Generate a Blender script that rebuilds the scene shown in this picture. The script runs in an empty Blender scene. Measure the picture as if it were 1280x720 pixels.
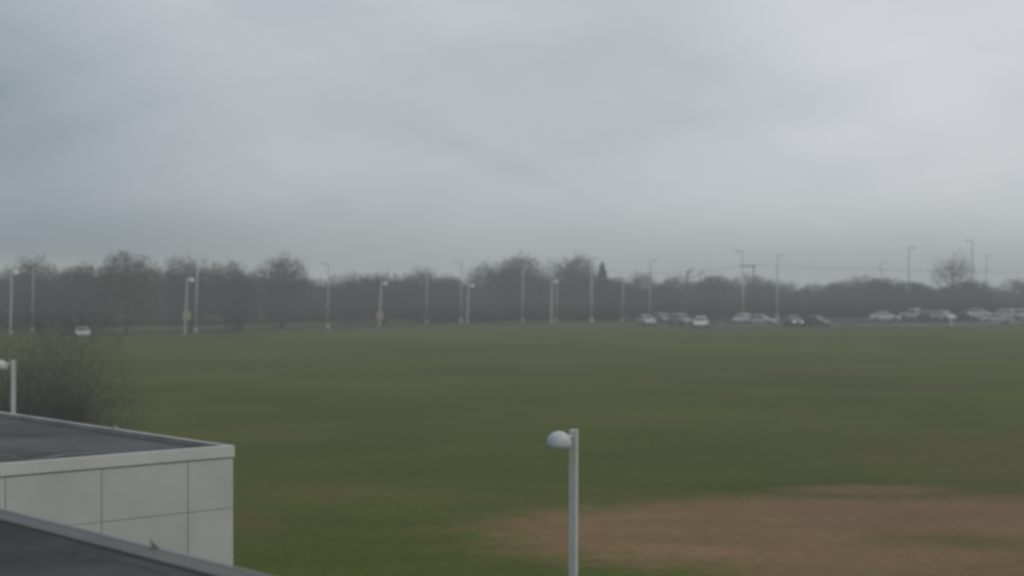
import bpy, bmesh, math, random
import numpy as np
from mathutils import Vector, Matrix

S = bpy.context.scene
COL = S.collection
R = math.radians
F, HOR, HC = 2050.0, 345.0, 7.0          # focal length in photo pixels, horizon row, eye height

def gp(x, y, z=0.0):
    """photo pixel -> point on the horizontal plane at height z"""
    d = (HC - z) * F / (y - HOR)
    return Vector(((x - 640) / F * d, d, z))

def at(x, y, d):
    """photo pixel -> point at depth d"""
    return Vector(((x - 640) / F * d, d, HC - (y - HOR) / F * d))

# ------------------------------------------------------------------ objects
def link(name, data, parent=None, loc=None, rotz=0.0):
    o = bpy.data.objects.new(name, data)
    COL.objects.link(o)
    if parent is not None:
        o.parent = parent
    if loc is not None:
        o.location = loc
    o.rotation_euler = (0, 0, rotz)
    return o

def tag(o, label=None, cat=None, group=None, kind=None):
    if label: o['label'] = label
    if cat: o['category'] = cat
    if group: o['group'] = group
    if kind: o['kind'] = kind
    return o

def thing(name, label, cat, loc=(0, 0, 0), rotz=0.0, group=None):
    return tag(link(name, None, None, loc, rotz), label, cat, group)

def obj(name, bm, mat, parent=None, smooth=False, loc=None, rotz=0.0):
    me = bpy.data.meshes.new(name)
    bm.normal_update()
    bm.to_mesh(me); bm.free()
    me.materials.append(mat)
    if smooth:
        for p in me.polygons: p.use_smooth = True
    return link(name, me, parent, loc, rotz)

def copy_tree(o, parent=None):
    c = o.copy(); COL.objects.link(c); c.parent = parent
    for ch in [k for k in o.children]:
        copy_tree(ch, c)
    return c

# ------------------------------------------------------------------ mesh helpers
def box(bm, c, s, rz=0.0, bev=0.0):
    m = Matrix.Translation(c) @ Matrix.Rotation(rz, 4, 'Z') @ Matrix.Diagonal((s[0], s[1], s[2], 1))
    r = bmesh.ops.create_cube(bm, size=1, matrix=m)
    if bev:
        es = list({e for v in r['verts'] for e in v.link_edges})
        bmesh.ops.bevel(bm, geom=es, offset=bev, segments=2, affect='EDGES', profile=.6)
    return bm

def tube(bm, pts, rad, n=6, caps=True):
    rings = []
    for i, p in enumerate(pts):
        p = Vector(p)
        a = Vector(pts[max(i - 1, 0)]); b = Vector(pts[min(i + 1, len(pts) - 1)])
        d = (b - a).normalized()
        u = d.cross(Vector((0, 0, 1)) if abs(d.z) < .9 else Vector((1, 0, 0))).normalized()
        v = d.cross(u)
        r = rad[i] if isinstance(rad, (list, tuple)) else rad
        rings.append([bm.verts.new(p + (u * math.cos(k * 2 * math.pi / n) + v * math.sin(k * 2 * math.pi / n)) * r) for k in range(n)])
    for a, b in zip(rings, rings[1:]):
        for k in range(n):
            bm.faces.new((a[k], a[(k + 1) % n], b[(k + 1) % n], b[k]))
    if caps:
        bm.faces.new(rings[0][::-1]); bm.faces.new(rings[-1])
    return bm

def lathe(bm, prof, c, n=24):
    rings = []
    for r, z in prof:
        if r < 1e-5:
            rings.append([bm.verts.new((c[0], c[1], c[2] + z))])
        else:
            rings.append([bm.verts.new((c[0] + r * math.cos(k * 2 * math.pi / n), c[1] + r * math.sin(k * 2 * math.pi / n), c[2] + z)) for k in range(n)])
    for a, b in zip(rings, rings[1:]):
        for k in range(n):
            q = [a[k % len(a)], a[(k + 1) % len(a)], b[(k + 1) % len(b)], b[k % len(b)]]
            q = list(dict.fromkeys(q))
            if len(q) > 2: bm.faces.new(q)
    return bm

def poly(bm, pts):
    return bm.faces.new([bm.verts.new(p) for p in pts])

def hexa(bm, lo, hi):
    """closed solid between two quads (same winding)"""
    a = [bm.verts.new(p) for p in lo]; b = [bm.verts.new(p) for p in hi]
    n = len(a)
    bm.faces.new(a[::-1]); bm.faces.new(b)
    for k in range(n):
        bm.faces.new((a[k], a[(k + 1) % n], b[(k + 1) % n], b[k]))
    return bm

def ribbon(bm, pts, width, z):
    """flat strip along a polyline"""
    L = []
    for i, p in enumerate(pts):
        a = Vector(pts[max(i - 1, 0)][:2]); b = Vector(pts[min(i + 1, len(pts) - 1)][:2])
        d = (b - a).normalized(); n = Vector((-d.y, d.x))
        w = width[i] if isinstance(width, (list, tuple)) else width
        q = Vector(p[:2])
        L.append((bm.verts.new((*(q + n * w / 2), z)), bm.verts.new((*(q - n * w / 2), z))))
    for a, b in zip(L, L[1:]):
        bm.faces.new((a[0], a[1], b[1], b[0]))
    return bm

def smooth_line(pts, n=8):
    out = []
    P = [Vector(p[:2]) for p in pts]
    P = [P[0] * 2 - P[1]] + P + [P[-1] * 2 - P[-2]]
    for i in range(1, len(P) - 2):
        for k in range(n):
            t = k / n
            a, b, c, d = P[i - 1:i + 3]
            out.append(.5 * ((2 * b) + (c - a) * t + (2 * a - 5 * b + 4 * c - d) * t * t + (3 * b - a - 3 * c + d) * t ** 3))
    out.append(P[-2])
    return out

# ------------------------------------------------------------------ materials
class N:
    def __init__(s, nt): s.nt = nt
    def add(s, t, **kw):
        n = s.nt.nodes.new(t)
        for k, v in kw.items(): setattr(n, k, v)
        return n
    def put(s, sock, v):
        if isinstance(v, bpy.types.NodeSocket): s.nt.links.new(v, sock)
        else: sock.default_value = v
    def math(s, op, a, b=0.0, c=None, clamp=False):
        n = s.add('ShaderNodeMath', operation=op, use_clamp=clamp)
        s.put(n.inputs[0], a); s.put(n.inputs[1], b)
        if c is not None: s.put(n.inputs[2], c)
        return n.outputs[0]
    def rng(s, v, a, b, c=0.0, d=1.0, interp='SMOOTHSTEP'):
        n = s.add('ShaderNodeMapRange', interpolation_type=interp)
        s.put(n.inputs[0], v)
        for i, q in enumerate((a, b, c, d)): s.put(n.inputs[i + 1], q)
        return n.outputs[0]
    def noise(s, vec, scale, detail=4, rough=.55, dist=0.0):
        n = s.add('ShaderNodeTexNoise')
        if vec is not None: s.nt.links.new(vec, n.inputs['Vector'])
        n.inputs['Scale'].default_value = scale; n.inputs['Detail'].default_value = detail
        n.inputs['Roughness'].default_value = rough; n.inputs['Distortion'].default_value = dist
        return n.outputs[0]
    def mix(s, f, a, b, mode='MIX'):
        n = s.add('ShaderNodeMix', data_type='RGBA', blend_type=mode)
        s.put(n.inputs[0], f)
        for sock, v in ((n.inputs[6], a), (n.inputs[7], b)):
            s.put(sock, v if isinstance(v, bpy.types.NodeSocket) else (*v, 1) if len(v) == 3 else v)
        return n.outputs[2]
    def mapping(s, vec, scale=(1, 1, 1), rot=(0, 0, 0), loc=(0, 0, 0)):
        n = s.add('ShaderNodeMapping'); s.nt.links.new(vec, n.inputs[0])
        n.inputs[1].default_value = loc; n.inputs[2].default_value = rot; n.inputs[3].default_value = scale
        return n.outputs[0]

def mat(name, col, rough=.7, var=.15, scale=3.0, col2=None, metal=0.0, spec=.3, bump=0.0, emit=None, rand=0.0):
    m = bpy.data.materials.new(name); m.use_nodes = True
    n = N(m.node_tree); b = m.node_tree.nodes['Principled BSDF']
    tc = n.add('ShaderNodeTexCoord').outputs['Object']
    ns = n.noise(tc, scale, 5, .6)
    f = n.rng(ns, .3, .7)
    c2 = col2 or tuple(c * (1 - var * 1.6) for c in col)
    c = n.mix(f, c2, tuple(min(1, q * (1 + var * .6)) for q in col))
    if rand:
        oi = n.add('ShaderNodeObjectInfo').outputs['Random']
        g = n.rng(oi, 0, 1, 1 - rand, 1 + rand, 'LINEAR')
        cc = n.add('ShaderNodeCombineColor')
        for i in range(3): n.nt.links.new(g, cc.inputs[i])
        c = n.mix(1.0, c, cc.outputs[0], 'MULTIPLY')
    n.nt.links.new(c, b.inputs['Base Color'])
    b.inputs['Roughness'].default_value = rough
    b.inputs['Metallic'].default_value = metal
    b.inputs['Specular IOR Level'].default_value = spec
    if bump:
        bp = n.add('ShaderNodeBump'); bp.inputs['Strength'].default_value = bump; bp.inputs['Distance'].default_value = .02
        n.nt.links.new(ns, bp.inputs['Height']); n.nt.links.new(bp.outputs[0], b.inputs['Normal'])
    if emit:
        b.inputs['Emission Color'].default_value = (*emit[0], 1); b.inputs['Emission Strength'].default_value = emit[1]
    return m

M = dict(
    panel=mat('panel', (.435, .432, .410), .6, .06, .9),
    joint=mat('joint', (.36, .36, .345), .9),
    fascia=mat('fascia', (.48, .48, .445), .55, .07, .7),
    coping=mat('coping', (.30, .30, .29), .5, .2, 1.3),
    streak=mat('streak', (.165, .170, .172), .6, .4, 2.0),
    near_coping=mat('near_coping', (.078, .075, .070), .5, .25, .9),
    lip=mat('lip', (.21, .21, .205), .5, .2, 1.5),
    lamp_pole=mat('lamp_pole', (.46, .48, .45), .5, .08, 2.0),
    lamp_dome=mat('lamp_dome', (.44, .455, .45), .4, .12, 3.0),
    diffuser=mat('diffuser', (.45, .45, .42), .4, .05),
    tall_pole=mat('tall_pole', (.36, .37, .37), .5, .1, 1.0, rand=.25),
    lamp_head=mat('lamp_head', (.30, .32, .33), .5, .1),
    bright_head=mat('bright_head', (.60, .62, .62), .4, .05),
    concrete=mat('concrete', (.33, .33, .31), .85, .15, 2.0),
    kerb=mat('kerb', (.30, .30, .285), .85, .25, .35),
    asphalt=mat('asphalt', (.052, .051, .047), .95, .25, .4, spec=.05),
    tan=mat('tan', (.36, .27, .19), .6, .1), yellow=mat('yellow', (.33, .34, .20), .6, .1),
    utility=mat('utility', (.09, .085, .08), .85, .2), wire=mat('wire', (.08, .08, .08), .7),
    bark=mat('bark', (.050, .046, .042), .9, .3, 2.0),
    twig=mat('twig', (.036, .034, .035), .9, .25, .35, rand=.25),
    twig_brown=mat('twig_brown', (.056, .043, .034), .9, .25, .35, rand=.2),
    twig_bush=mat('twig_bush', (.046, .044, .040), .9, .25, .35),
    twig_half_haze=mat('twig_half_haze', (.056, .056, .058), .9, .25, .35, rand=.25),
    twig_haze=mat('twig_haze', (.072, .073, .074), .9, .25, .35, rand=.2),  # this and the previous one: twig colour lightened to imitate haze
    twig_pale=mat('twig_pale', (.085, .085, .08), .9, .25, .35),
    needle=mat('needle', (.042, .048, .044), .9, .3, .6),
    evergreen=mat('evergreen', (.024, .030, .026), .9, .35, .7, rand=.15),
    glass=mat('glass', (.03, .034, .038), .12, .1, spec=.5),
    tyre=mat('tyre', (.02, .02, .02), .9), rim=mat('rim', (.30, .30, .31), .4, metal=.5),
    trim=mat('trim', (.04, .04, .042), .7), red=mat('red', (.25, .025, .02), .35),
    headlight=mat('headlight', (.60, .62, .62), .2), 
    lit=mat('lit', (.8, .8, .75), .3, emit=((1, .97, .88), .55)),
    plate=mat('plate', (.6, .6, .58), .6),
)
def paint(name, c): return mat(name, c, .35, .04, 1.0, spec=.5)
PAINT = dict(white=paint('white_paint', (.56, .57, .56)), silver=paint('silver_paint', (.36, .37, .375)),
             pale=paint('pale_paint', (.48, .49, .485)), grey=paint('grey_paint', (.20, .205, .21)),
             dark=paint('dark_paint', (.035, .037, .042)), brown=paint('brown_paint', (.12, .10, .095)))

# ------------------------------------------------------------------ ground
def ground_material():
    m = bpy.data.materials.new('grass_field'); m.use_nodes = True
    n = N(m.node_tree); b = m.node_tree.nodes['Principled BSDF']
    pos = n.add('ShaderNodeNewGeometry').outputs['Position']
    sp = n.add('ShaderNodeSeparateXYZ'); n.nt.links.new(pos, sp.inputs[0])
    x, y = sp.outputs[0], sp.outputs[1]
    big = n.noise(pos, .035, 3, .5)
    mid = n.noise(n.mapping(pos, (.5, 1, 1), (0, 0, .12)), .16, 5, .6)
    fine = n.noise(pos, 1.6, 6, .7)
    grain = n.noise(pos, 2.6, 5, .75)
    streaky = n.noise(n.mapping(pos, (.35, 1, 1), (0, 0, .06)), .55, 6, .72)
    g = n.mix(n.rng(mid, .32, .68), GR_D, GR_L)
    g = n.mix(n.math('MULTIPLY', n.rng(fine, .35, .75), .5), g, GR_Y)
    # worn, dry tint: stronger to the right of the diamond and around the clubhouse corner
    dry = n.math('MULTIPLY', n.rng(n.noise(n.mapping(pos, (.6, 1, 1), (0, 0, -.15)), .11, 5, .6), .45, .72), .55)
    bias = n.math('MULTIPLY', n.rng(x, 4, 20), n.rng(y, 95, 58))
    dry = n.math('ADD', dry, n.math('MULTIPLY', bias, n.rng(fine, .15, .8, .35, .75)), clamp=True)
    def blob(cx, cy, rx, ry, rot, wob, lo, hi):
        dx = n.math('SUBTRACT', x, cx); dy = n.math('SUBTRACT', y, cy)
        c, s_ = math.cos(rot), math.sin(rot)
        u = n.math('ADD', n.math('MULTIPLY', dx, c / rx), n.math('MULTIPLY', dy, s_ / rx))
        v = n.math('ADD', n.math('MULTIPLY', dx, -s_ / ry), n.math('MULTIPLY', dy, c / ry))
        r = n.math('SQRT', n.math('ADD', n.math('MULTIPLY', u, u), n.math('MULTIPLY', v, v)))
        r = n.math('ADD', r, n.math('MULTIPLY', n.math('SUBTRACT', mid2, .5), wob))
        r = n.math('ADD', r, n.math('MULTIPLY', n.math('SUBTRACT', rag, .5), wob * .7))
        return n.rng(r, lo, hi, 1, 0)
    rag = n.noise(pos, 1.1, 5, .7, .5)
    mid2 = n.noise(n.mapping(pos, (.75, 1, 1)), .28, 6, .65, .4)
    worn = n.math('MAXIMUM', n.math('MULTIPLY', blob(-6.3, 53, 4.2, 3.2, 0, 1.2, .3, 1.2), .55),
                  n.math('MULTIPLY', blob(-8.0, 46.5, 2.2, 3.6, 0, 1.2, .3, 1.2), .6))
    dry = n.math('MAXIMUM', dry, worn)
    g = n.mix(n.math('MULTIPLY', dry, .75), g, GR_DRY)
    d1 = blob(9.8, 45.5, 11.9, 7.2, .13, .62, .68, 1.10)
    d2 = blob(11.6, 53.6, 3.0, 1.7, .1, .8, .4, 1.25)
    d3 = blob(12.0, 39.0, 8.2, 3.6, 0, .8, .6, 1.15)
    hole = n.math('MULTIPLY', blob(12.3, 43.2, 3.6, 1.5, -.1, 1.3, .2, 1.3), .7)
    dirt = n.math('MAXIMUM', n.math('MAXIMUM', d1, n.math('MULTIPLY', d2, .8)), n.math('MULTIPLY', d3, .8))
    dirt = n.math('SUBTRACT', dirt, hole, clamp=True)
    dirt = n.math('MULTIPLY', dirt, n.rng(fine, .05, .6, .72, 1))
    dcol = n.mix(n.rng(mid2, .3, .7), DIRT_D, DIRT_L)
    dcol = n.mix(n.math('MULTIPLY', n.rng(fine, .3, .7), .4), dcol, DIRT_D)
    c = n.mix(dirt, g, dcol)
    # rough leaf-litter ground under the trees
    lit = n.math('MULTIPLY', n.rng(y, 196, 215), n.rng(n.noise(pos, .09, 4), .35, .6))
    c = n.mix(n.math('MULTIPLY', lit, .7), c, (.07, .066, .045))
    # slow tonal drift and mottling
    tone = n.math('MULTIPLY', n.rng(big, .3, .7, .84, 1.14, 'LINEAR'), n.rng(grain, .25, .75, .76, 1.24, 'LINEAR'))
    tone = n.math('MULTIPLY', tone, n.rng(streaky, .28, .72, .89, 1.11, 'LINEAR'))
    cc = n.add('ShaderNodeCombineColor')
    for i in range(3): n.nt.links.new(tone, cc.inputs[i])
    c = n.mix(1.0, c, cc.outputs[0], 'MULTIPLY')
    n.nt.links.new(c, b.inputs['Base Color'])
    b.inputs['Roughness'].default_value = .95; b.inputs['Specular IOR Level'].default_value = .05
    bp = n.add('ShaderNodeBump'); bp.inputs['Strength'].default_value = .5; bp.inputs['Distance'].default_value = .05
    n.nt.links.new(fine, bp.inputs['Height']); n.nt.links.new(bp.outputs[0], b.inputs['Normal'])
    return m
GR_D, GR_L, GR_Y, GR_DRY = (.047, .070, .0065), (.059, .082, .011), (.088, .083, .016), (.110, .080, .027)
DIRT_D, DIRT_L = (.160, .099, .048), (.200, .125, .064)

bm = bmesh.new()
xs = [-5000, -2000, -900, -450] + list(range(-340, 341, 20)) + [450, 900, 2000, 5000]
ys = [-900, -300] + list(range(-100, 341, 20)) + [450, 700, 1100, 2000, 3500, 5500]
gv = [[bm.verts.new((x, y, -max(0, math.hypot(x, y) - 340) * .014)) for x in xs] for y in ys]
for j in range(len(ys) - 1):
    for i in range(len(xs) - 1):
        bm.faces.new((gv[j][i], gv[j][i + 1], gv[j + 1][i + 1], gv[j + 1][i]))
tag(obj('ground', bm, ground_material(), smooth=True), 'green playing field with a bare brown dirt patch', 'ground', kind='structure')

# road curving along the far edge of the field, and the car park beyond it
road = smooth_line([(-150, 176), (-95, 186), (-62, 192), (-42, 203), (-25, 224), (-8, 243), (10, 251), (40, 251), (80, 251), (150, 252)])
bm = bmesh.new(); ribbon(bm, road, 5.5, .004)
tag(obj('road', bm, M['asphalt']), 'grey road along the far edge of the field', 'road', kind='structure')
lot_edge = smooth_line([(17, 243.5), (24, 236), (34, 231.5), (50, 232), (60, 233), (74, 243), (82, 257), (110, 275)])
bm = bmesh.new()
poly(bm, [(p.x, p.y, .008) for p in lot_edge] + [(110, 288, .008), (17, 275, .008)])
tag(obj('parking_lot', bm, M['asphalt']), 'asphalt car park where the cars stand', 'car park', kind='structure')
bm = bmesh.new()
for p, q in zip(lot_edge, lot_edge[1:]):
    d = (q - p); n_ = Vector((-d.y, d.x)).normalized() * .09
    hexa(bm, [(*(p + n_), 0), (*(p - n_), 0), (*(q - n_), 0), (*(q + n_), 0)],
         [(*(p + n_), .13), (*(p - n_), .13), (*(q - n_), .13), (*(q + n_), .13)])
bmesh.ops.recalc_face_normals(bm, faces=bm.faces)
tag(obj('kerb', bm, M['kerb']), 'pale concrete kerb between the grass and the car park', 'kerb', kind='structure')
bm = bmesh.new()
for k in range(9):
    x0 = 22 + k * 2.9
    box(bm, (x0, 241.5, .014), (.12, 5, .004))
for k in range(11):
    box(bm, (54 + k * 2.9, 263, .014), (.12, 5, .004))
tag(obj('bay_lines', bm, M['plate']), 'faint white bay lines painted on the car park', 'bay lines', kind='structure')

# ------------------------------------------------------------------ buildings (bottom left)
D0 = 26.6
C0 = Vector(((291 - 640) / F * D0, D0))
W = Vector((-.751, -.661)).normalized(); FD = Vector((W.y, -W.x))      # along the white wall / away along the roof edge
if FD.y < 0: FD = -FD
def bp_(s, t, z): 
    q = C0 + W * s + FD * t
    return Vector((q.x, q.y, z))
def slab(bm, s0, s1, t0, t1, z0, z1):
    lo = [bp_(s0, t0, z0), bp_(s1, t0, z0), bp_(s1, t1, z0), bp_(s0, t1, z0)]
    hi = [Vector((p.x, p.y, z1)) for p in lo]
    hexa(bm, lo, hi); bmesh.ops.recalc_face_normals(bm, faces=bm.faces)
    return bm
ZR, ZF, ZJ = 4.249, 4.068, 3.237
SE, TE = 8.3, 17.0           # the near block starts at SE; the white block is TE deep

wb = thing('white_building', 'low white panelled building with a flat dark roof beside the field', 'building', (0, 0, 0))
bm = bmesh.new(); slab(bm, .045, 30, .045, TE, 0, 4.06)
obj('wall_backing', bm, M['joint'], wb)
bm = bmesh.new()
joints = [0.0, .83, 2.33, 3.87, 5.40, 6.93, SE - .02]
rows = [(0, .80), (.80, 2.02), (2.02, ZJ), (ZJ, ZF - .02)]
for a, b in zip(joints, joints[1:]):
    for z0, z1 in rows:
        slab(bm, a + (.007 if a else 0), b - .007, 0, .035, z0 + .005, z1 - .005)
tj = [.035] + [.9 + 1.53 * k for k in range(11)]
for a, b in zip(tj, tj[1:]):
    for z0, z1 in rows:
        slab(bm, 0, .035, a + (.009 if a > .1 else .001), b - .009, z0 + .007, z1 - .007)
obj('wall', bm, M['panel'], wb)
bm = bmesh.new()
slab(bm, -.02, SE - .02, -.02, .10, ZF, ZR)
obj('fascia', bm, M['fascia'], wb)
bm = bmesh.new()
slab(bm, -.02, .12, .103, TE, ZF, ZR)
obj('roof_edge', bm, M['coping'], wb)

def roof_material(name, c1, c2, c3):
    m = bpy.data.materials.new(name); m.use_nodes = True
    n = N(m.node_tree); b = m.node_tree.nodes['Principled BSDF']
    pos = n.add('ShaderNodeNewGeometry').outputs['Position']
    ang = math.atan2(W.y, W.x)
    loc = n.mapping(pos, (1, 1, 1), (0, 0, -ang))
    big = n.noise(loc, .35, 5, .6, .6); fine = n.noise(loc, 3.0, 5, .65)
    long_ = n.noise(n.mapping(loc, (.5, 2.6, 1)), .55, 4, .55, .5)
    c = n.mix(n.rng(big, .35, .68), c1, c2)
    c = n.mix(n.math('MULTIPLY', n.rng(long_, .52, .70), .55), c, c3)
    c = n.mix(n.math('MULTIPLY', n.rng(fine, .4, .8), .25), c, c3)
    n.nt.links.new(c, b.inputs['Base Color'])
    n.nt.links.new(n.rng(big, .35, .7, .45, .8), b.inputs['Roughness'])
    b.inputs['Specular IOR Level'].default_value = .10
    bp = n.add('ShaderNodeBump'); bp.inputs['Strength'].default_value = .35; bp.inputs['Distance'].default_value = .03
    n.nt.links.new(fine, bp.inputs['Height']); n.nt.links.new(bp.outputs[0], b.inputs['Normal'])
    return m
bm = bmesh.new(); slab(bm, .125, 30, .105, TE, 4.063, 4.17)
obj('roof', bm, roof_material('far_roof', (.033, .033, .031), (.045, .045, .042), (.064, .064, .061)), wb)
# tide marks of dried puddles and lap seams on the roof
rnd = random.Random(5)
for pts, w in (([(-30, 560), (0, 567), (20, 572), (35, 575)], .055), ([(35, 575.3), (48, 572.5), (60, 571.5), (80, 568.2), (100, 567), (125, 565), (140, 564)], .13),
               ([(60, 547.5), (80, 546), (96, 546.5)], .07), ([(14, 561), (26, 561.6)], .09), ([(112, 556.8), (132, 555.4)], .10), ([(150, 551), (176, 550)], .07),
               ([(-10, 548), (14, 545.6)], .07), ([(140, 563.8), (190, 560), (230, 557.6)], .05)):
    L = smooth_line([gp(x, y, 4.174) for x, y in pts], 4)
    ww = [max(.012, w * (.55 + .6 * rnd.random()) * math.sin(math.pi * min(1, max(.12, i / (len(L) - 1) * .88 + .06)))) for i in range(len(L))]
    bm = bmesh.new(); ribbon(bm, L, ww, 4.174); obj('puddle_mark', bm, M['streak'], wb)
q = gp(160, 534.5, ZR).to_2d() - C0
bm = bmesh.new(); slab(bm, -.03, .05, q.dot(FD) - .06, q.dot(FD) + .06, ZR + .001, ZR + .03); obj('edge_clip', bm, M['coping'], wb)

nb = thing('near_building', 'dark flat roof with a grey metal edge below the camera', 'building', (0, 0, 0))
ZN = 4.9
P0 = gp(0, 638, ZN).to_2d()
SN = (P0 - C0).dot(W)
bm = bmesh.new(); slab(bm, SN + .02, 30, -34, -.06, 0, ZN - .16)
obj('wall', bm, M['panel'], nb)
bm = bmesh.new()
slab(bm, SN + .004, SN + .235, -34, -.06, ZN - .155, ZN)
obj('coping', bm, M['near_coping'], nb)
bm = bmesh.new()
slab(bm, SN - .035, SN, -34, -.06, ZN - .20, ZN + .006)
obj('edge_lip', bm, M['lip'], nb)
bm = bmesh.new(); slab(bm, SN + .24, 30, -34, -.06, ZN - .155, ZN - .014)
obj('roof', bm, roof_material('near_roof', (.0165, .016, .0145), (.026, .0252, .0235), (.044, .043, .041)), nb)
bm = bmesh.new()
for pts, w in (([(20, 676), (60, 683), (95, 692), (112, 698), (150, 702), (190, 712), (230, 726)], .030), ([(88, 688), (100, 697), (104, 700)], .06)):
    L = smooth_line([gp(x, y, ZN - .010) for x, y in pts], 5)
    ww = [w * (.5 + .8 * rnd.random()) for _ in L]
    ribbon(bm, L, ww, ZN - .010)
obj('lap_seam', bm, mat('seam', (.042, .043, .045), .7, .3), nb)
for px, py in ((193, 684), (2, 630)):
    q = gp(px, py, ZN).to_2d() - C0
    s_, t_ = q.dot(W), q.dot(FD)
    bm = bmesh.new()
    c0 = [bp_(SN + a, t_ + b, ZN + z) for a, b, z in ((-.02, -.10, .012), (-.02, -.02, .020), (-.02, .0, .035), (-.02, .012, .06))]
    tube(bm, c0, [.006, .012, .010, .004], 6)
    obj('edge_clip', bm, M['near_coping'], nb)

# ------------------------------------------------------------------ lamps and poles
def dome_lamp(label, loc, h, rot, sc=1.0, lean=0.0, group=None, sq=.155, arm=.45):
    t = thing('dome_lamp', label, 'lamp post', loc, rot, group)
    t.rotation_euler.y = lean
    bm = bmesh.new(); box(bm, (0, 0, h / 2), (sq * sc, sq * sc, h), math.pi / 8, .012 * sc)
    obj('pole', bm, M['lamp_pole'], t)
    bm = bmesh.new(); box(bm, (0, 0, .02 * sc), (.36 * sc, .36 * sc, .04 * sc), math.pi / 8, .008)
    for a in range(4):
        q = math.pi / 8 + math.pi / 4 + a * math.pi / 2
        lathe(bm, [(0, .09 * sc), (.02 * sc, .08 * sc), (.02 * sc, .02)], (.2 * sc * math.cos(q), .2 * sc * math.sin(q), 0), 8)
    obj('base_plate', bm, M['lamp_pole'], t)
    r = .25 * sc; zb = h - .345 * sc
    bm = bmesh.new()
    prof = [(0, .34 * sc)] + [(r * math.sin(a), .09 * sc + r * math.cos(a)) for a in [i * math.pi / 16 for i in range(1, 9)]] + [(r * 1.0, .0), (r * .96, 0), (r * .95, .03 * sc)]
    lathe(bm, prof, (-arm * sc, 0, zb), 28)
    d = obj('lamp_shade', bm, M['lamp_dome'], t, True)
    bm = bmesh.new(); lathe(bm, [(0, -.012 * sc), (r * .6, -.006 * sc), (r * .945, .012 * sc), (r * .945, .02 * sc), (0, .02 * sc)], (-arm * sc, 0, zb), 24)
    obj('lens', bm, M['diffuser'], t, True)
    bm = bmesh.new(); tube(bm, [(-sq * sc * .4, 0, zb + .2 * sc), (-(arm - .2) * sc, 0, zb + .2 * sc)], .035 * sc, 8)
    obj('arm', bm, M['lamp_pole'], t)
    return t

p = at(716.2, 537, 33.0)
dome_lamp('white dome lamp on a square pole standing alone at the middle of the field', (p.x, p.y, 0), p.z, R(47), lean=R(.35))
p = at(15.8, 450, 60.0)
dome_lamp('white dome lamp rising behind the flat roof of the white building', (p.x, p.y, 0), p.z, R(4), lean=R(.2))

def tall_pole_proto():
    t = thing('light_pole', '', 'light pole')
    bm = bmesh.new(); lathe(bm, [(0, .7), (.27, .7), (.3, .66), (.3, 0)], (0, 0, 0), 14)
    obj('footing', bm, M['concrete'], t)
    bm = bmesh.new(); tube(bm, [(0, 0, .7), (0, 0, 4), (0, 0, 9)], [.12, .10, .075], 10)
    obj('pole', bm, M['tall_pole'], t, True)
    bm = bmesh.new(); tube(bm, [(.06, 0, 8.8), (.3, 0, 8.9), (.5, 0, 8.92)], .035, 6)
    obj('arm', bm, M['tall_pole'], t)
    bm = bmesh.new()
    hexa(bm, [(.42, -.17, 8.86), (1.02, -.14, 8.86), (1.02, .14, 8.86), (.42, .17, 8.86)], [(.46, -.12, 9.0), (.94, -.1, 8.98), (.94, .1, 8.98), (.46, .12, 9.0)])
    h = obj('lamp_head', bm, M['lamp_head'], t)
    bm = bmesh.new(); box(bm, (.72, 0, 8.848), (.4, .2, .02)); obj('lens', bm, M['diffuser'], h)
    return t
proto = tall_pole_proto()
used = False
GP_T = 'tall light poles along the road and car park'
# x top, y top, x base, y base (photo), head side, label
POLES = [
 (42, 335, 40, 415, 1, 'tall bare pole second in from the edge, without a visible lamp'),
 (214, 335, 214, 398, 1, 'faint pole in front of the trees, just before the pole with a yellowish board'),
 (247, 328, 244, 416, -1, 'tall light pole close beside the one carrying a yellowish board'),
 (377, 348, 377, 395, 1, 'very faint short pole in the gap beside the tall tree crown'),
 (411, 329, 409, 411, -1, 'tall light pole standing where the tree line dips'),
 (534, 343, 533, 404, -1, 'light pole midway between the tan board and the paired poles'),
 (577, 326, 576, 404, -1, 'tall light pole next to a shorter dome lamp'),
 (654, 335, 653, 403, 1, 'light pole in front of the broad high tree crown'),
 (697, 347, 695, 403, 1, 'thin pole closely paired with a dome lamp before the narrow bare tree'),
 (739.5, 322, 739, 403, 1, 'tall light pole standing before the pointed conifer'),
 (779, 345, 778, 403, -1, 'short pale pole to the car park side of the conifer'),
 (813, 325, 812, 403, 1, 'tall light pole behind the first small silver car'),
 (875, 340, 874, 396, 1, 'pale pole directly behind the white hatchback'),
 (928, 313, 929, 399, -1, 'tallest light pole beside the utility pole crossarm'),
 (972, 318, 971, 400, 1, 'tall light pole between the silver cars and the car with lit headlights'),
 (1101, 327, 1101, 392, 1, 'faint pole rising over the silver saloon standing alone'),
 (1136, 309, 1136, 395, 1, 'tall light pole behind the pale pickup'),
 (1215.5, 300, 1216, 394, -1, 'tallest pole of the car park, beside the tall see-through tree'),
 (1233, 319, 1232, 388, 1, 'thin distant pole just past the tallest car park pole'),
]
def place_tilted(o, base, top, h0, rot):
    """stand o (built h0 tall) from base to top"""
    v = Vector(top) - Vector(base); k = v.length / h0
    q = Vector((0, 0, 1)).rotation_difference(v.normalized())
    o.rotation_mode = 'XYZ'
    o.rotation_euler = (q.to_matrix() @ Matrix.Rotation(rot, 3, 'Z')).to_euler()
    o.location = base; o.scale = (max(k, .85), max(k, .85), k)
for i, (xt, yt, xb, yb, side, lab) in enumerate(POLES):
    o = proto if i == 0 else copy_tree(proto)
    b = gp(xb, yb); t = at(xt, yt, b.y)
    place_tilted(o, b, t, 9.0, R(8 * ((i * 37) % 5 - 2)) + (0 if side > 0 else math.pi))
    tag(o, lab, None, GP_T)

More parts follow.
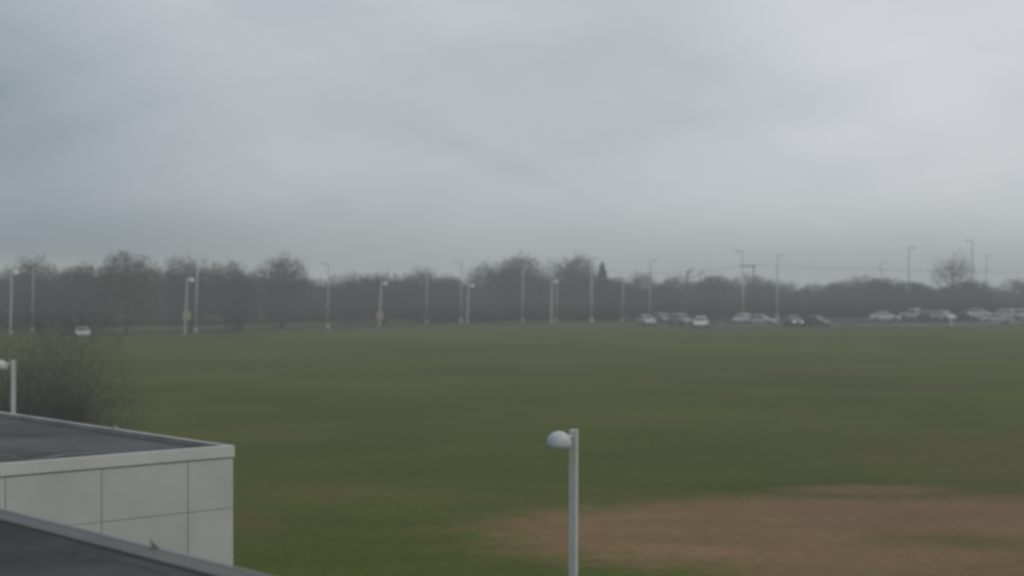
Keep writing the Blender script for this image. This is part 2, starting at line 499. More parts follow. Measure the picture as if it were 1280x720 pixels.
GD = 'dome lamps along the far road'
DL = [(15, 338, 13, 417, 'dome lamp with a bright head, outermost of the poles at the building side', 0, None),
      (234.5, 347, 231, 417, 'dome lamp whose pole carries a yellowish board', 1, 'yellow'),
      (477, 352, 474, 406, 'dome lamp whose pole carries a square tan board', 1, 'tan'),
      (586, 355, 584, 404, 'dome lamp with a bright head, shorter of two neighbouring poles', 1, None),
      (690, 350, 689, 404, 'dome lamp paired with a plain thin pole', 1, None)]
for xt, yt, xb, yb, lab, right, sg in DL:
    b = gp(xb, yb); t = at(xt, yt, b.y); h = t.z
    o = dome_lamp(lab, b, h, math.pi if True else 0, 1.35, 0, GD, .14, .40)
    o.rotation_euler.z = math.pi - R(12); o.rotation_euler.y = math.atan2(b.x - t.x, h)
    for ch in o.children:
        if ch.name.startswith('lamp_shade'): ch.data.materials[0] = M['bright_head']
    if sg:
        c = at((xt + xb) / 2 + (.6 if sg == 'yellow' else -.4), 394.5, b.y - .16)
        sgn = thing('sign_board', 'square tan board fixed on a lamp pole' if sg == 'tan' else 'yellowish board fixed on a lamp pole near the trees', 'sign', c)
        bm = bmesh.new(); box(bm, (0, 0, 0), (.95, .03, 1.0), 0, .01); obj('panel', bm, M[sg], sgn)
        bm = bmesh.new(); box(bm, (0, .05, .25), (.5, .06, .05)); obj('bracket', bm, M['lamp_head'], sgn)
        bm = bmesh.new(); box(bm, (0, .05, -.25), (.5, .06, .05)); obj('bracket', bm, M['lamp_head'], sgn)

# utility pole with crossarm and overhead wires
ud = 300.0
ub = at(942, 331, ud)
up = thing('utility_pole', 'dark wooden utility pole with a crossarm above the trees', 'utility pole', (ub.x, ub.y, 0))
bm = bmesh.new(); tube(bm, [(0, 0, 0), (0, 0, ub.z + .05)], [.17, .12], 10); obj('pole', bm, M['utility'], up)
bm = bmesh.new(); box(bm, (-1.1, -.14, ub.z - .25), (2.9, .14, .2)); obj('crossarm', bm, M['utility'], up)
ins = []
for dx in (-2.4, -1.2, .2):
    bm = bmesh.new(); lathe(bm, [(0, .2), (.05, .18), (.06, .1), (.04, 0)], (dx, -.14, ub.z - .18), 8); obj('insulator', bm, M['utility'], up)
    ins.append(Vector((ub.x + dx, ub.y - .14, ub.z)))
for i, q in enumerate(ins):
    bm = bmesh.new()
    for end in (Vector((q.x + 125, q.y + 8, q.z + .4 - .5 * i)), Vector((q.x - 30, q.y + 4, q.z - .2 - .3 * i))):
        pts = []
        for k in range(25):
            u = k / 24; v = q.lerp(end, u); v.z -= 4 * 1.3 * u * (1 - u); pts.append(v)
        tube(bm, pts, .011, 4)
    tag(obj('overhead_wire', bm, M['wire']), 'thin overhead wire strung from the utility pole crossarm', 'wire', 'overhead wires on the utility pole')

# low white marker post on the kerb
b = gp(1189, 407.5)
mp = thing('marker_post', 'short white marker post at the kerb in front of the parked cars', 'post', b)
bm = bmesh.new(); box(bm, (0, 0, .5), (.17, .14, 1.0), 0, .02); obj('post', bm, M['plate'], mp)
bm = bmesh.new(); hexa(bm, [(-.1, -.085, 1.0), (.1, -.085, 1.0), (.1, .085, 1.0), (-.1, .085, 1.0)], [(-.04, -.03, 1.07), (.04, -.03, 1.07), (.04, .03, 1.07), (-.04, .03, 1.07)]); obj('cap', bm, M['concrete'], mp)

# ------------------------------------------------------------------ cars (front points along +x)
CAR = dict(
  sedan=dict(L=4.7, W=1.8, body=[(-2.35, .42, .80, .74), (-2.2, .30, .98, .84), (-1.55, .26, 1.0, .9), (-.9, .25, .96, .9), (.75, .25, .93, .9), (1.3, .26, .89, .88), (2.05, .30, .76, .83), (2.35, .40, .62, .70)],
             cab=[-1.72, 1.28, -1.0, .42, 1.42], belt=.93, wheels=(1.42, -1.38), r=.32),
  suv=dict(L=4.5, W=1.85, body=[(-2.25, .45, .95, .80), (-2.12, .33, 1.06, .88), (-1.4, .30, 1.07, .92), (.7, .30, 1.03, .92), (1.2, .30, .98, .90), (1.95, .34, .88, .86), (2.25, .42, .72, .74)],
           cab=[-2.12, 1.15, -1.8, .42, 1.64], belt=1.03, wheels=(1.38, -1.36), r=.36),
  hatch=dict(L=4.1, W=1.76, body=[(-2.05, .42, .86, .76), (-1.95, .30, .97, .86), (-1.3, .26, .98, .88), (.7, .25, .94, .88), (1.15, .26, .90, .86), (1.8, .30, .78, .82), (2.05, .40, .62, .70)],
             cab=[-1.93, 1.2, -1.5, .42, 1.47], belt=.94, wheels=(1.28, -1.25), r=.31),
  pickup=dict(L=5.3, W=1.9, body=[(-2.65, .50, 1.0, .88), (-2.6, .42, 1.06, .93), (-.75, .36, 1.06, .94), (.9, .34, 1.08, .94), (1.4, .34, 1.05, .92), (2.35, .40, .98, .88), (2.65, .46, .80, .80)],
              cab=[-.85, 1.3, -.6, .62, 1.78], belt=1.07, wheels=(1.7, -1.6), r=.39))

def make_car(kind, pname, label, cat, loc, rot, group, lit=False):
    K = CAR[kind]; P = PAINT[pname]
    t = thing('parked_car' if kind != 'pickup' else 'pickup_truck', label, cat, loc, rot, group)
    bm = bmesh.new(); rings = []
    for x, z0, z1, hw in K['body']:
        zm = z0 + (z1 - z0) * .55
        pr = [(-hw * .92, z0), (hw * .92, z0), (hw, zm - .12), (hw, zm + .05), (hw * .93, z1 - .03), (hw * .8, z1), (-hw * .8, z1), (-hw * .93, z1 - .03), (-hw, zm + .05), (-hw, zm - .12)]
        rings.append([bm.verts.new((x, y, z)) for y, z in pr])
    n = 10
    for a, b in zip(rings, rings[1:]):
        for k in range(n): bm.faces.new((a[k], a[(k + 1) % n], b[(k + 1) % n], b[k]))
    bm.faces.new(rings[0][::-1]); bm.faces.new(rings[-1])
    bmesh.ops.recalc_face_normals(bm, faces=bm.faces)
    if kind == 'pickup':                       # open load bed: raised rails round the bed floor
        for y in (-.82, .82): box(bm, (-1.7, y, 1.12), (1.75, .1, .16))
        box(bm, (-2.55, 0, 1.12), (.08, 1.6, .16))
    obj('body', bm, P, t)
    xb0, xb1, xr0, xr1, zr = K['cab']; bz = K['belt']
    hb = K['body'][3][3] * .90; hr = hb * .80
    lo = [Vector((xb0, -hb, bz)), Vector((xb1, -hb * .95, bz - .02)), Vector((xb1, hb * .95, bz - .02)), Vector((xb0, hb, bz))]
    hi = [Vector((xr0, -hr, zr)), Vector((xr1, -hr, zr)), Vector((xr1, hr, zr)), Vector((xr0, hr, zr))]
    bm = bmesh.new(); hexa(bm, lo, hi)
    top = [Vector((v.x * .93 + (xr0 + xr1) * .035, v.y * .85, zr + .05)) for v in hi]
    hexa(bm, [Vector((v.x, v.y, zr + .001)) for v in hi], top)
    bmesh.ops.recalc_face_normals(bm, faces=bm.faces)
    obj('cabin', bm, P, t)
    def pane(name, a, b, c, d, u0, u1, v0, v1, off):
        bm = bmesh.new()
        def q(u, v): return a.lerp(b, u).lerp(d.lerp(c, u), v)
        nn = (b - a).cross(d - a).normalized() * off
        f = [q(u0, v0), q(u1, v0), q(u1, v1), q(u0, v1)]
        hexa(bm, [p for p in f], [p + nn for p in f]); bmesh.ops.recalc_face_normals(bm, faces=bm.faces)
        return obj(name, bm, M['glass'], t)
    pane('windscreen', lo[1], lo[2], hi[2], hi[1], .05, .95, .10, .93, .012)
    pane('rear_window', lo[3], lo[0], hi[0], hi[3], .08, .92, .22, .90, .012)
    spl = [(.06, .48), (.52, .90)] if kind != 'pickup' else [(.08, .45), (.5, .90)]
    for u0, u1 in spl:
        pane('side_window', lo[0], lo[1], hi[1], hi[0], u0, u1, .12, .90, .012)
        pane('side_window', lo[2], lo[3], hi[3], hi[2], 1 - u1, 1 - u0, .12, .90, .012)
    hw = K['body'][3][3]; r = K['r']
    for x in K['wheels']:
        for s in (-1, 1):
            bm = bmesh.new()
            lathe(bm, [(r * .62, -.1), (r * .9, -.11), (r, -.07), (r, .07), (r * .9, .11), (r * .62, .1), (r * .62, -.1)], (0, 0, 0), 18)
            bmesh.ops.rotate(bm, verts=bm.verts, matrix=Matrix.Rotation(math.pi / 2, 3, 'X'))
            w = obj('wheel', bm, M['tyre'], t, loc=(x, s * (hw - .06), r))
            bm = bmesh.new(); lathe(bm, [(0, .07), (r * .2, .085), (r * .5, .06), (r * .63, .09), (r * .63, -.05), (0, -.05)], (0, 0, 0), 14)
            bmesh.ops.rotate(bm, verts=bm.verts, matrix=Matrix.Rotation(-s * math.pi / 2, 3, 'X'))
            obj('rim', bm, M['rim'], w)
            bm = bmesh.new()
            tube(bm, [(x + (r + .06) * math.cos(a), s * (hw + .002), r + (r + .06) * math.sin(a)) for a in [math.pi * k / 8 for k in range(9)]], .03, 5)
            obj('wheel_arch', bm, M['trim'], t)
    xf = K['body'][-1][0]; xr = K['body'][0][0]; zf = K['body'][-1][2]; zt = K['body'][0][2]; hf = K['body'][-1][3]
    for s in (-1, 1):
        bm = bmesh.new(); box(bm, (xf - .02, s * hf * .80, zf - .02), (.22, .34, .15), 0, .03); obj('headlight', bm, M['lit'] if lit else M['headlight'], t)
        bm = bmesh.new(); box(bm, (xr + .02, s * K['body'][0][3] * .86, zt - .05), (.12, .26, .18), 0, .02); obj('tail_light', bm, M['red'], t)
        bm = bmesh.new(); box(bm, (xb1 - .42, s * (hb + .10), bz + .07), (.1, .18, .13), 0, .03); obj('mirror', bm, P, t)
    bm = bmesh.new(); box(bm, (xf - .01, 0, .43), (.16, hf * 1.9, .16), 0, .04); obj('bumper', bm, M['trim'] if pname in ('dark', 'grey', 'brown') else P, t)
    bm = bmesh.new(); box(bm, (xr + .01, 0, .47), (.14, 1.5, .16), 0, .04); obj('bumper', bm, M['trim'] if pname in ('dark', 'grey', 'brown') else P, t)
    bm = bmesh.new(); box(bm, (xf + .02, 0, zf - .06), (.08, hf * .95, .10), 0, .01); obj('grille', bm, M['trim'], t)
    bm = bmesh.new(); box(bm, (xr - .035, 0, .68), (.02, .5, .12)); obj('number_plate', bm, M['plate'], t)
    return t

GC = 'cars parked in the car park'
CARS = [
 (808, 407, -78, 'sedan', 'silver', 'small silver car parked at the foot of the first car park pole', 'car'),
 (828, 404, -70, 'hatch', 'grey', 'dim grey car just behind the first silver car', 'car'),
 (851, 407, -63, 'suv', 'grey', 'grey car parked right beside the white hatchback', 'car'),
 (876, 410, -103, 'hatch', 'white', 'white hatchback facing the field, brightest of the parked cars', 'car'),
 (928, 405, -120, 'hatch', 'silver', 'silver car at the foot of the tallest pole, behind a longer saloon', 'car'),
 (950, 406.5, -22, 'sedan', 'silver', 'long silver saloon parked side on beside another silver car', 'car'),
 (992, 407.5, -84, 'sedan', 'brown', 'car facing the field with two bright headlights', 'car'),
 (1019, 408, -47, 'sedan', 'dark', 'nearly black car with pale reflections beside the one with bright headlights', 'car'),
 (1106, 401.5, -4, 'sedan', 'pale', 'pale silver saloon parked alone, side on', 'car'),
 (1144, 400.5, -58, 'pickup', 'pale', 'pale pickup beside a dark vehicle near the tall pole', 'pickup'),
 (1162, 401.5, -80, 'suv', 'dark', 'dark tall car between the pale pickup and the white hatchback', 'car'),
 (1181, 401, -68, 'hatch', 'pale', 'pale hatchback behind the white marker post', 'car'),
 (1206, 401, -42, 'sedan', 'dark', 'dark saloon parked between the marker post hatchback and the long silver saloon', 'car'),
 (1225, 397, -25, 'hatch', 'white', 'white car roof showing behind the dark saloon', 'car'),
 (1246, 404.5, -10, 'sedan', 'silver', 'long silver saloon parked side on at the end of the kerb', 'car'),
 (1262, 398.5, -35, 'hatch', 'white', 'white car showing above the bonnet of the long silver saloon', 'car'),
 (1283, 400, -28, 'suv', 'pale', 'pale car cut off by the frame at the end of the row', 'car'),
]
for px, py, hd, kind, pn, lab, cat in CARS:
    q = gp(px, py); q.z = .009
    make_car(kind, pn, lab, cat, q, R(hd), GC, lit='headlights' in lab and 'two' in lab)
q = gp(103, 421.5); q.z = .005
o = make_car('sedan', 'white', 'small white car alone on the road below the trees', 'car', q, R(-73), None)
o.scale = (.85, .90, .78)

# ------------------------------------------------------------------ trees
def tri_mesh(name, V, T, m):
    me = bpy.data.meshes.new(name)
    me.vertices.add(len(V)); me.vertices.foreach_set('co', np.asarray(V, np.float32).ravel())
    nt = len(T)
    me.loops.add(nt * 3); me.loops.foreach_set('vertex_index', np.asarray(T, np.int32).ravel())
    me.polygons.add(nt); me.polygons.foreach_set('loop_start', np.arange(0, nt * 3, 3, dtype=np.int32))
    me.update(calc_edges=True); me.validate()
    me.materials.append(m)
    return me

def twigs(rng, P, Dr, ln, wd):
    """tapered slivers from points P along directions Dr"""
    n = len(P)
    Dr = Dr / np.linalg.norm(Dr, axis=1, keepdims=True)
    sd = np.cross(Dr, rng.normal(size=(n, 3))); sd /= np.linalg.norm(sd, axis=1, keepdims=True)
    V = np.empty((n, 3, 3)); V[:, 0] = P - sd * wd[:, None] / 2; V[:, 1] = P + sd * wd[:, None] / 2; V[:, 2] = P + Dr * ln[:, None]
    return V.reshape(-1, 3), np.arange(n * 3).reshape(-1, 3)

def crown_points(rng, n, H, Wd, z0, shell=.55, lump=.24):
    d = rng.normal(size=(n, 3)); d /= np.linalg.norm(d, axis=1, keepdims=True)
    k = rng.normal(size=(7, 3)) * 2.2; ph = rng.uniform(0, 6.28, 7)
    g = 1 + lump * np.sin(d @ k.T + ph).sum(1) / 2.2
    r = rng.uniform(0, 1, n) ** shell * np.clip(g, .72, 1.14)
    return d * r[:, None] * np.array([Wd / 2, Wd / 2, (H - z0) / 2 * .93]) + np.array([0, 0, (H + z0) / 2]), d

def tree_proto(seed, H=10.0, Wd=8.0, tf=.2, limbs=9, clusters=230, per=18, tl=(.3, .7), tw=.105, up=.3, shell=.46, lump=.24, tm='twig', fine=130):
    rng = np.random.default_rng(seed)
    z0 = H * tf
    cp, cd = crown_points(rng, clusters, H, Wd, z0, shell, lump)
    bm = bmesh.new()
    lean = rng.normal(size=2) * .25
    lead = [(0, 0, -.1), (lean[0] * .3, lean[1] * .3, z0), (lean[0], lean[1], H * .55), (lean[0] * 1.5, lean[1] * 1.5, H * .85)]
    tube(bm, lead, [H * .028, H * .021, H * .012, H * .004], 7)
    nodes = [Vector(a).lerp(Vector(b), u) for a, b in zip(lead[1:], lead[2:]) for u in (0, .25, .5, .75)]
    tips, _ = crown_points(rng, limbs, H, Wd, z0 * 1.1, .3, lump)
    for tp in tips:
        tp = Vector(tp); src = min(nodes[:8], key=lambda q: (q - tp).length + max(0, q.z - tp.z + 1.5) * 3)
        mid = src.lerp(tp, .5) + Vector((0, 0, -.06 * H + rng.uniform(-.2, .4)))
        tube(bm, [src, mid, tp], [H * .011, H * .007, H * .002], 5, False)
        nodes += [src.lerp(mid, .5), mid, mid.lerp(tp, .5), tp]
    for c in cp[:fine]:
        c = Vector(c) * .93; src = min(nodes, key=lambda q: (q - c).length + max(0, q.z - c.z) * 1.5)
        mid = src.lerp(c, .55) + Vector(rng.normal(size=3) * .12 * (c - src).length)
        tube(bm, [src, mid, c], [H * .0040, H * .0028, H * .0012], 3, False)
    me = bpy.data.meshes.new('trunk'); bm.to_mesh(me); bm.free(); me.materials.append(M['bark'])
    n = clusters * per
    idx = np.repeat(np.arange(clusters), per)
    P = cp[idx] + rng.normal(size=(n, 3)) * .42
    Dr = rng.normal(size=(n, 3)) * .8 + cd[idx] * .8 + np.array([0, 0, up])
    V, T = twigs(rng, P, Dr, rng.uniform(*tl, n), rng.uniform(.5, 1.3, n) * tw)
    return (me, tri_mesh('crown', V, T, M[tm]), H, Wd)

def conifer_proto(seed):
    rng = np.random.default_rng(seed); H, Wd = 10.0, 4.2
    bm = bmesh.new(); tube(bm, [(0, 0, -.1), (0, 0, H * .97)], [.2, .02], 7)
    me = bpy.data.meshes.new('trunk'); bm.to_mesh(me); bm.free(); me.materials.append(M['bark'])
    n = 5200
    z = H * (1 - rng.uniform(0, .96, n) ** .62); a = rng.uniform(0, 6.283, n)
    tier = 1 + .28 * np.sin(z * 5.5) + .18 * np.sin(a * 3 + z * 2)
    r = (H - z) / H * Wd / 2 * tier * rng.uniform(.25, 1, n) ** .5
    P = np.stack([r * np.cos(a), r * np.sin(a), z - r * .25], 1)
    Dr = np.stack([np.cos(a), np.sin(a), -.25 + .3 * rng.normal(size=n)], 1) + rng.normal(size=(n, 3)) * .35
    V, T = twigs(rng, P, Dr, rng.uniform(.25, .55, n), rng.uniform(.10, .22, n))
    return (me, tri_mesh('crown', V, T, M['needle']), H, Wd)

PROTO = dict(
  A=tree_proto(1, tf=.07, clusters=700, per=13), B=tree_proto(2, Wd=9.5, tf=.08, lump=.22, clusters=750, per=13), C=tree_proto(3, Wd=7.0, tf=.05, clusters=700, per=13),
  D=tree_proto(4, Wd=8.5, tf=.10, lump=.24, clusters=700, per=13), E=tree_proto(5, Wd=7.5, tf=.04, clusters=750, per=14),
  N=tree_proto(6, Wd=9, tf=.14, tm='twig_brown', clusters=720, per=14),
  P=tree_proto(7, Wd=9, tf=.12, tm='twig_brown', lump=.24, clusters=680, per=13),
  S=tree_proto(8, Wd=6.5, tf=.30, limbs=11, clusters=75, per=12, tl=(.5, 1.3), tw=.05, up=.9, tm='twig_pale', lump=.35),
  T=tree_proto(9, Wd=8.0, tf=.35, limbs=10, clusters=140, per=11, tl=(.5, 1.2), tw=.05, up=.6, tm='twig_pale', lump=.35),
  Z=tree_proto(10, Wd=5.5, tf=.55, limbs=5, clusters=12, per=4, tl=(.4, 1.0), tw=.05, up=.8, lump=.4),
  R=tree_proto(11, Wd=9, tf=.06, clusters=420, per=24, tl=(.25, .5), tw=.2, up=.3, lump=.12, tm='evergreen', shell=.4),
  K=conifer_proto(12))

NAME = dict(K=('conifer_tree', 'conifer'), R=('evergreen_tree', 'tree'))
def plant(kind, x, yt, yb, wpx, label, group, k):
    tr, cr, H, Wd = PROTO[kind]
    b = gp(x, yb); h = HC - (yt - HOR) / F * b.y; w = wpx / F * b.y
    nm, cat = NAME.get(kind, ('bare_tree', 'tree'))
    t = thing(nm, label, cat, b, k * 2.399, group)
    t.scale = (w / Wd, w / Wd, h / H)
    link('trunk', tr, t); c = link('crown', cr, t)
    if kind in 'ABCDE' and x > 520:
        c.material_slots[0].link = 'OBJECT'; c.material_slots[0].material = M['twig_half_haze' if x < 790 else 'twig_haze']  # paler crowns towards +x: the heavier haze there is painted into their colour
    return t

GT = 'trees along the far side of the field'
TREES = [
 ('B', 0, 337, 411, 74, 'bare tree cut by the frame, behind the outermost dome lamp'),
 ('A', 47, 326, 413, 82, 'broad bare tree directly behind the tall pole without a lamp'),
 ('C', 102, 325, 414, 76, 'bare tree rising above the small white car'),
 ('N', 158, 318, 418, 88, 'tall brownish round tree with its trunk standing at the field edge'),
 ('D', 238, 320, 414, 76, 'tall bare tree behind the two close poles and the yellowish board'),
 ('P', 284, 329, 412, 66, 'brownish tree just beyond the pole with the yellowish board'),
 ('A', 299, 336, 416, 54, 'smaller tree with a dark trunk showing against the grass'),
 ('E', 352, 323, 409, 72, 'tall rounded crown standing out before the dip in the tree line'),
 ('B', 437, 342, 405, 66, 'low bare tree between the dip and the tan board'),
 ('D', 480, 340, 404, 66, 'bare tree behind the lamp with the tan board'),
 ('A', 523, 338, 403, 66, 'bare tree just behind the pole midway along the tree line'),
 ('C', 563, 341, 402, 58, 'low bare tree behind the tall pole with a shorter lamp beside it'),
 ('B', 612, 330, 401, 68, 'wide bare tree rising just past the bright dome lamp'),
 ('E', 651, 321, 401, 66, 'broad high crown behind the middle pole'),
 ('S', 691, 326, 401, 46, 'narrow see-through tree fanning above the pair of thin poles'),
 ('E', 719, 321, 400, 58, 'dark dense tree beside the pointed conifer'),
 ('K', 753, 328, 400, 36, 'pointed conifer rising out of the tree line'),
 ('R', 770, 346, 400, 52, 'low rounded tree at the foot of the conifer'),
 ('A', 799, 343, 399, 56, 'bare tree behind the first car park pole'),
 ('D', 840, 345, 399, 62, 'bare tree above the grey cars next to the white hatchback'),
 ('Z', 861, 327, 398, 50, 'spindly tree with a few bare branches showing against the sky'),
 ('C', 893, 341, 398, 66, 'rounded crown between the white hatchback and the tallest pole'),
 ('B', 942, 344, 397, 66, 'bare tree just below the utility pole crossarm'),
 ('A', 978, 354, 397, 62, 'low tree behind the car with bright headlights'),
 ('D', 1012, 354, 396, 48, 'low tree above the nearly black car'),
 ('C', 1045, 350, 396, 54, 'tree in the stretch without cars, nearest the black car'),
 ('B', 1076, 345, 396, 54, 'highest tree of the stretch without cars'),
 ('R', 1099, 347, 396, 58, 'rounded tree behind the pale saloon that stands alone'),
 ('R', 1146, 351, 396, 66, 'smooth dark evergreen with a rounded top behind the pale pickup'),
 ('R', 1205, 350, 396, 76, 'widest smooth evergreen, below the tall see-through tree'),
 ('T', 1190, 317, 392, 66, 'tall see-through bare tree standing above the rounded evergreens'),
 ('D', 1240, 361, 395, 56, 'low bare tree behind the long silver saloon at the kerb end'),
 ('B', 1278, 349, 394, 70, 'tree cut by the frame behind the last car of the row'),
]
for k, (kind, x, yt, yb, w, lab) in enumerate(TREES):
    plant(kind, x, yt, yb, w, lab, GT, k)
FILL = [(24, 334, 404, 60), (76, 331, 404, 60), (128, 332, 404, 60), (184, 328, 404, 64), (212, 335, 404, 55), (262, 333, 403, 60), (322, 335, 403, 60), (383, 338, 402, 48),
        (408, 349, 400, 56), (458, 342, 399, 60), (502, 342, 399, 60), (543, 340, 398, 60), (587, 346, 398, 56), (632, 326, 397, 56), (671, 338, 397, 56), (704, 332, 397, 40), (741, 332, 396, 44),
        (822, 349, 394, 60), (868, 346, 394, 60), (917, 351, 393, 60), (958, 351, 393, 60), (994, 358, 393, 60), (1028, 358, 393, 60), (1061, 352, 393, 56), (1120, 359, 392, 66), (1172, 360, 392, 66), (1256, 361, 392, 70)]
for k, (x, yt, yb, w) in enumerate(FILL):
    plant('ABCDE'[k % 5], x, yt + 6, yb, w, 'indistinct bare tree filling the second row of the hazy tree line', 'second row of trees behind the field', k + 50)

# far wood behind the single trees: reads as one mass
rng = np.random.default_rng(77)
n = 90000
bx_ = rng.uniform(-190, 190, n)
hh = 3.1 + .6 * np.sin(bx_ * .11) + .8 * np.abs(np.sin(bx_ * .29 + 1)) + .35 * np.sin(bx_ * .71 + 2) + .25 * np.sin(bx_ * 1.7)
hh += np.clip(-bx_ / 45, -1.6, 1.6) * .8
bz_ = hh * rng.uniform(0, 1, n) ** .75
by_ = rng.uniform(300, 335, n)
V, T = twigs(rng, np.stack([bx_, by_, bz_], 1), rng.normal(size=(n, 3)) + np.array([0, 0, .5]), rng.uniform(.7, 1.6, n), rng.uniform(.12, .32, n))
tag(link('woodland', tri_mesh('woodland', V, T, M['twig_half_haze'])), 'hazy mass of far woodland behind the tree line', 'woodland', kind='stuff')

# tangled undergrowth at the feet of the trees
n = 60000
ux = rng.uniform(-120, 150, n)
rx = np.array([p.x for p in road]); ry = np.array([p.y for p in road])
front = np.interp(ux, rx, ry) + 7 + 2 * np.sin(ux * .6)
front = np.where(ux > 14, np.maximum(front, 279), front)
front = np.where(ux < -14, front + 22, front)
uh = 2.3 + .6 * np.sin(ux * .35) + .5 * np.sin(ux * 1.1 + 1) + np.where(ux < -14, -1.0, 0)
V, T = twigs(rng, np.stack([ux, front + rng.uniform(0, 9, n), uh * rng.uniform(0, 1, n) ** 1.2], 1), rng.normal(size=(n, 3)) * .7 + np.array([0, 0, .7]), rng.uniform(.4, 1.0, n), rng.uniform(.08, .22, n))
tag(link('undergrowth', tri_mesh('undergrowth', V, T, M['twig_brown'])), 'dark tangled undergrowth at the feet of the trees', 'undergrowth', kind='stuff')

# big bare shrubs between the white building and the field
def shrub(label, x, yt, d, wpx, seed):
    rng = np.random.default_rng(seed)
    b = Vector(((x - 640) / F * d, d, 0)); h = HC - (yt - HOR) / F * d; w = wpx / F * d
    t = thing('bare_shrub', label, 'shrub', b, 0, 'bare shrubs by the white building')
    bm = bmesh.new(); stems = []
    for i in range(26):
        a = rng.uniform(0, 6.28); rr = rng.uniform(.3, 1) * w / 2
        tip = Vector((math.cos(a) * rr, math.sin(a) * rr, h * rng.uniform(.55, .9)))
        base = Vector((math.cos(a) * .25 * rng.uniform(0, 1) * w / 2, math.sin(a) * .25 * w / 2, 0))
        mid = base.lerp(tip, .5) + Vector((0, 0, .12 * h))
        tube(bm, [base, mid, tip], [.03, .016, .005], 5, False); stems += [base.lerp(mid, .6), mid, mid.lerp(tip, .5), tip]
    obj('stem', bm, M['bark'], t)
    n = 20000
    d_ = rng.normal(size=(n, 3)); d_ /= np.linalg.norm(d_, axis=1, keepdims=True); d_[:, 2] = np.abs(d_[:, 2])
    k = rng.normal(size=(6, 3)) * 2.5; ph = rng.uniform(0, 6.28, 6)
    g = 1 + .22 * np.sin(d_ @ k.T + ph).sum(1) / 2
    P = d_ * (rng.uniform(0, 1.35, n) ** 1.0 * g)[:, None] * np.array([w / 2, w / 2, h * .95]) 
    V, T = twigs(rng, P, d_ * .7 + rng.normal(size=(n, 3)) * .7 + np.array([0, 0, .4]), rng.uniform(.25, .7, n), rng.uniform(.004, .013, n))
    link('crown', tri_mesh('crown', V, T, M['twig_bush']), t)
shrub('tall bare shrub at the frame edge behind the dome lamp by the roof', 24, 418, 72, 165, 21)
shrub('lower bare shrub spreading over the roof corner beside the taller one', 84, 444, 68, 125, 22)

# ------------------------------------------------------------------ haze, sky, light
FOG = (.350, .376, .378)
def haze(label, z0, z1, k):
    bm = bmesh.new(); box(bm, (0, 2200, (z0 + z1) / 2), (9000, 6400, z1 - z0))
    m = bpy.data.materials.new('haze'); m.use_nodes = True
    nt = m.node_tree; out = nt.nodes['Material Output']; nt.nodes.remove(nt.nodes['Principled BSDF'])
    ab = nt.nodes.new('ShaderNodeVolumeAbsorption'); ab.inputs[0].default_value = (0, 0, 0, 1); ab.inputs[1].default_value = k
    em = nt.nodes.new('ShaderNodeEmission'); em.inputs[0].default_value = (*FOG, 1); em.inputs[1].default_value = k  # added glow stands in for daylight scattered by the haze
    ad = nt.nodes.new('ShaderNodeAddShader')
    nt.links.new(ab.outputs[0], ad.inputs[0]); nt.links.new(em.outputs[0], ad.inputs[1]); nt.links.new(ad.outputs[0], out.inputs['Volume'])
    tag(obj('haze', bm, m), label, 'haze', kind='stuff')
haze('thin grey haze lying low over the field', -110, 3.0, .0006)
haze('thicker grey haze hiding the tree tops', 3.002, 15, .00135)

SUN_EL, SUN_AZ = 42.0, 125.0      # azimuth clockwise from +Y (north): behind and to the right of the camera
w = bpy.data.worlds.new('World'); S.world = w; w.use_nodes = True
n = N(w.node_tree); out = w.node_tree.nodes['World Output']; bg = w.node_tree.nodes['Background']
sky = n.add('ShaderNodeTexSky', sky_type='NISHITA'); sky.sun_disc = False
sky.sun_elevation = R(SUN_EL); sky.sun_rotation = R(SUN_AZ); sky.dust_density = 3.0
n.nt.links.new(sky.outputs[0], bg.inputs[0]); bg.inputs[1].default_value = .06
gen = n.add('ShaderNodeTexCoord').outputs['Generated']
sp = n.add('ShaderNodeSeparateXYZ'); n.nt.links.new(gen, sp.inputs[0])
az = n.math('ARCTAN2', sp.outputs[0], sp.outputs[1]); el = n.math('MAXIMUM', sp.outputs[2], 0.0)
cv = n.add('ShaderNodeCombineXYZ'); n.nt.links.new(az, cv.inputs[0]); n.nt.links.new(el, cv.inputs[1])
broad = n.noise(n.mapping(cv.outputs[0], (3.6, 9, 1), (0, 0, 0), (7.4, 2.9, .8)), 1.0, 3, .45, .3)
strk = n.noise(n.mapping(n.mapping(cv.outputs[0], (1, 1, 1), (0, 0, R(24))), (3.6, 13, 1), (0, 0, 0), (5.3, 8.2, 2)), 1.0, 4, .5, .5)
strk2 = n.noise(n.mapping(n.mapping(cv.outputs[0], (1, 1, 1), (0, 0, R(-16))), (6, 34, 1), (0, 0, 0), (9.3, 2.2, 0)), 1.0, 4, .5, .4)
nz = n.math('ADD', n.math('MULTIPLY', broad, .6), n.math('ADD', n.math('MULTIPLY', strk, .5), n.math('MULTIPLY', strk2, .20)))
nz = n.math('MULTIPLY', n.math('SUBTRACT', nz, .60), .85)
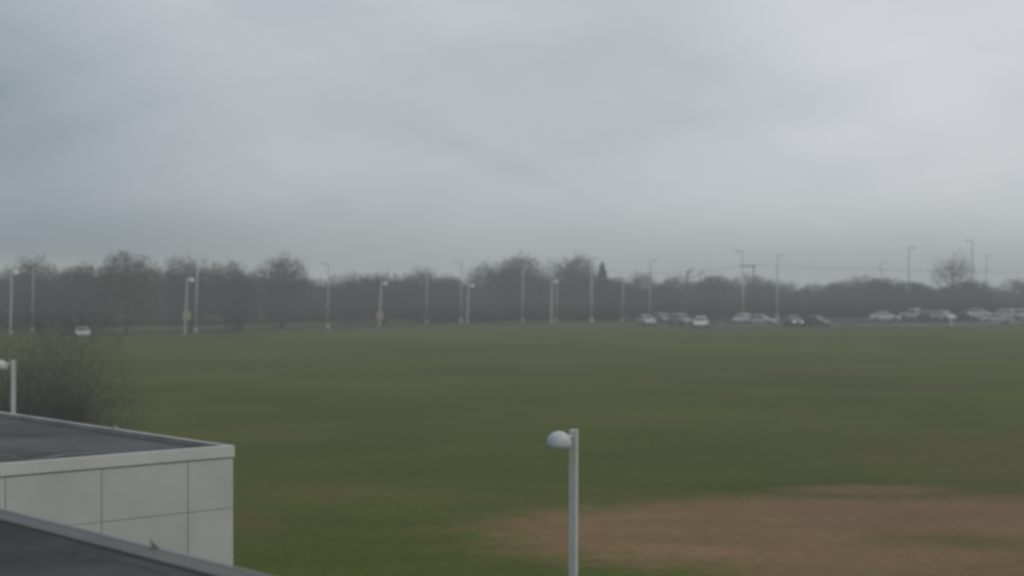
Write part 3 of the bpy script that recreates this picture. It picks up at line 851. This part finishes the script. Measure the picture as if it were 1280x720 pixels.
diag = n.math('ADD', az, n.math('MULTIPLY', el, .6))
b1 = n.rng(diag, -.27, -.085, .06, .55)
b2 = n.rng(az, 0, .30, 0, .29)
f = n.math('ADD', nz, n.math('ADD', b1, b2))
f = n.math('ADD', f, n.rng(el, .09, .17, 0, .05), clamp=True)
c = n.mix(f, (.220, .280, .335), (.685, .708, .738))
hcol = n.mix(n.rng(az, -.32, .02), (.165, .215, .245), (.412, .447, .438))
c = n.mix(n.rng(el, -.005, .055, 1, 0), c, hcol)
gain = n.math('ADD', 1.0, n.math('MULTIPLY', n.math('MULTIPLY', el, el), .6))
bg2 = n.add('ShaderNodeBackground'); n.nt.links.new(c, bg2.inputs[0]); n.nt.links.new(gain, bg2.inputs[1])
mx = n.add('ShaderNodeMixShader'); mx.inputs[0].default_value = .93
n.nt.links.new(bg.outputs[0], mx.inputs[1]); n.nt.links.new(bg2.outputs[0], mx.inputs[2]); n.nt.links.new(mx.outputs[0], out.inputs[0])

sl = bpy.data.lights.new('sun', 'SUN'); sl.energy = .5; sl.angle = R(25); sl.color = (1, .965, .91)
so = link('sun', sl)
e, a = R(SUN_EL), R(SUN_AZ)
to_sun = Vector((math.sin(a) * math.cos(e), math.cos(a) * math.cos(e), math.sin(e)))
so.rotation_euler = to_sun.to_track_quat('Z', 'Y').to_euler(); so.location = to_sun * 60

cam = bpy.data.cameras.new('camera'); co = link('camera', cam)
co.location = (0, 0, HC)
co.rotation_euler = (math.pi / 2 - math.atan((360 - HOR) / F), 0, 0)
cam.sensor_width = 36; cam.lens = 36 * F / 1280
cam.clip_start = .1; cam.clip_end = 12000
cam.dof.use_dof = True; cam.dof.focus_distance = 25; cam.dof.aperture_fstop = 1.0
S.camera = co

S.render.engine = 'CYCLES'
S.cycles.use_denoising = True
S.cycles.max_bounces = 6; S.cycles.volume_bounces = 0; S.cycles.transparent_max_bounces = 8
S.cycles.filter_width = 3.3
S.view_settings.view_transform = 'Standard'; S.view_settings.look = 'None'
S.view_settings.exposure = 0; S.view_settings.gamma = 1
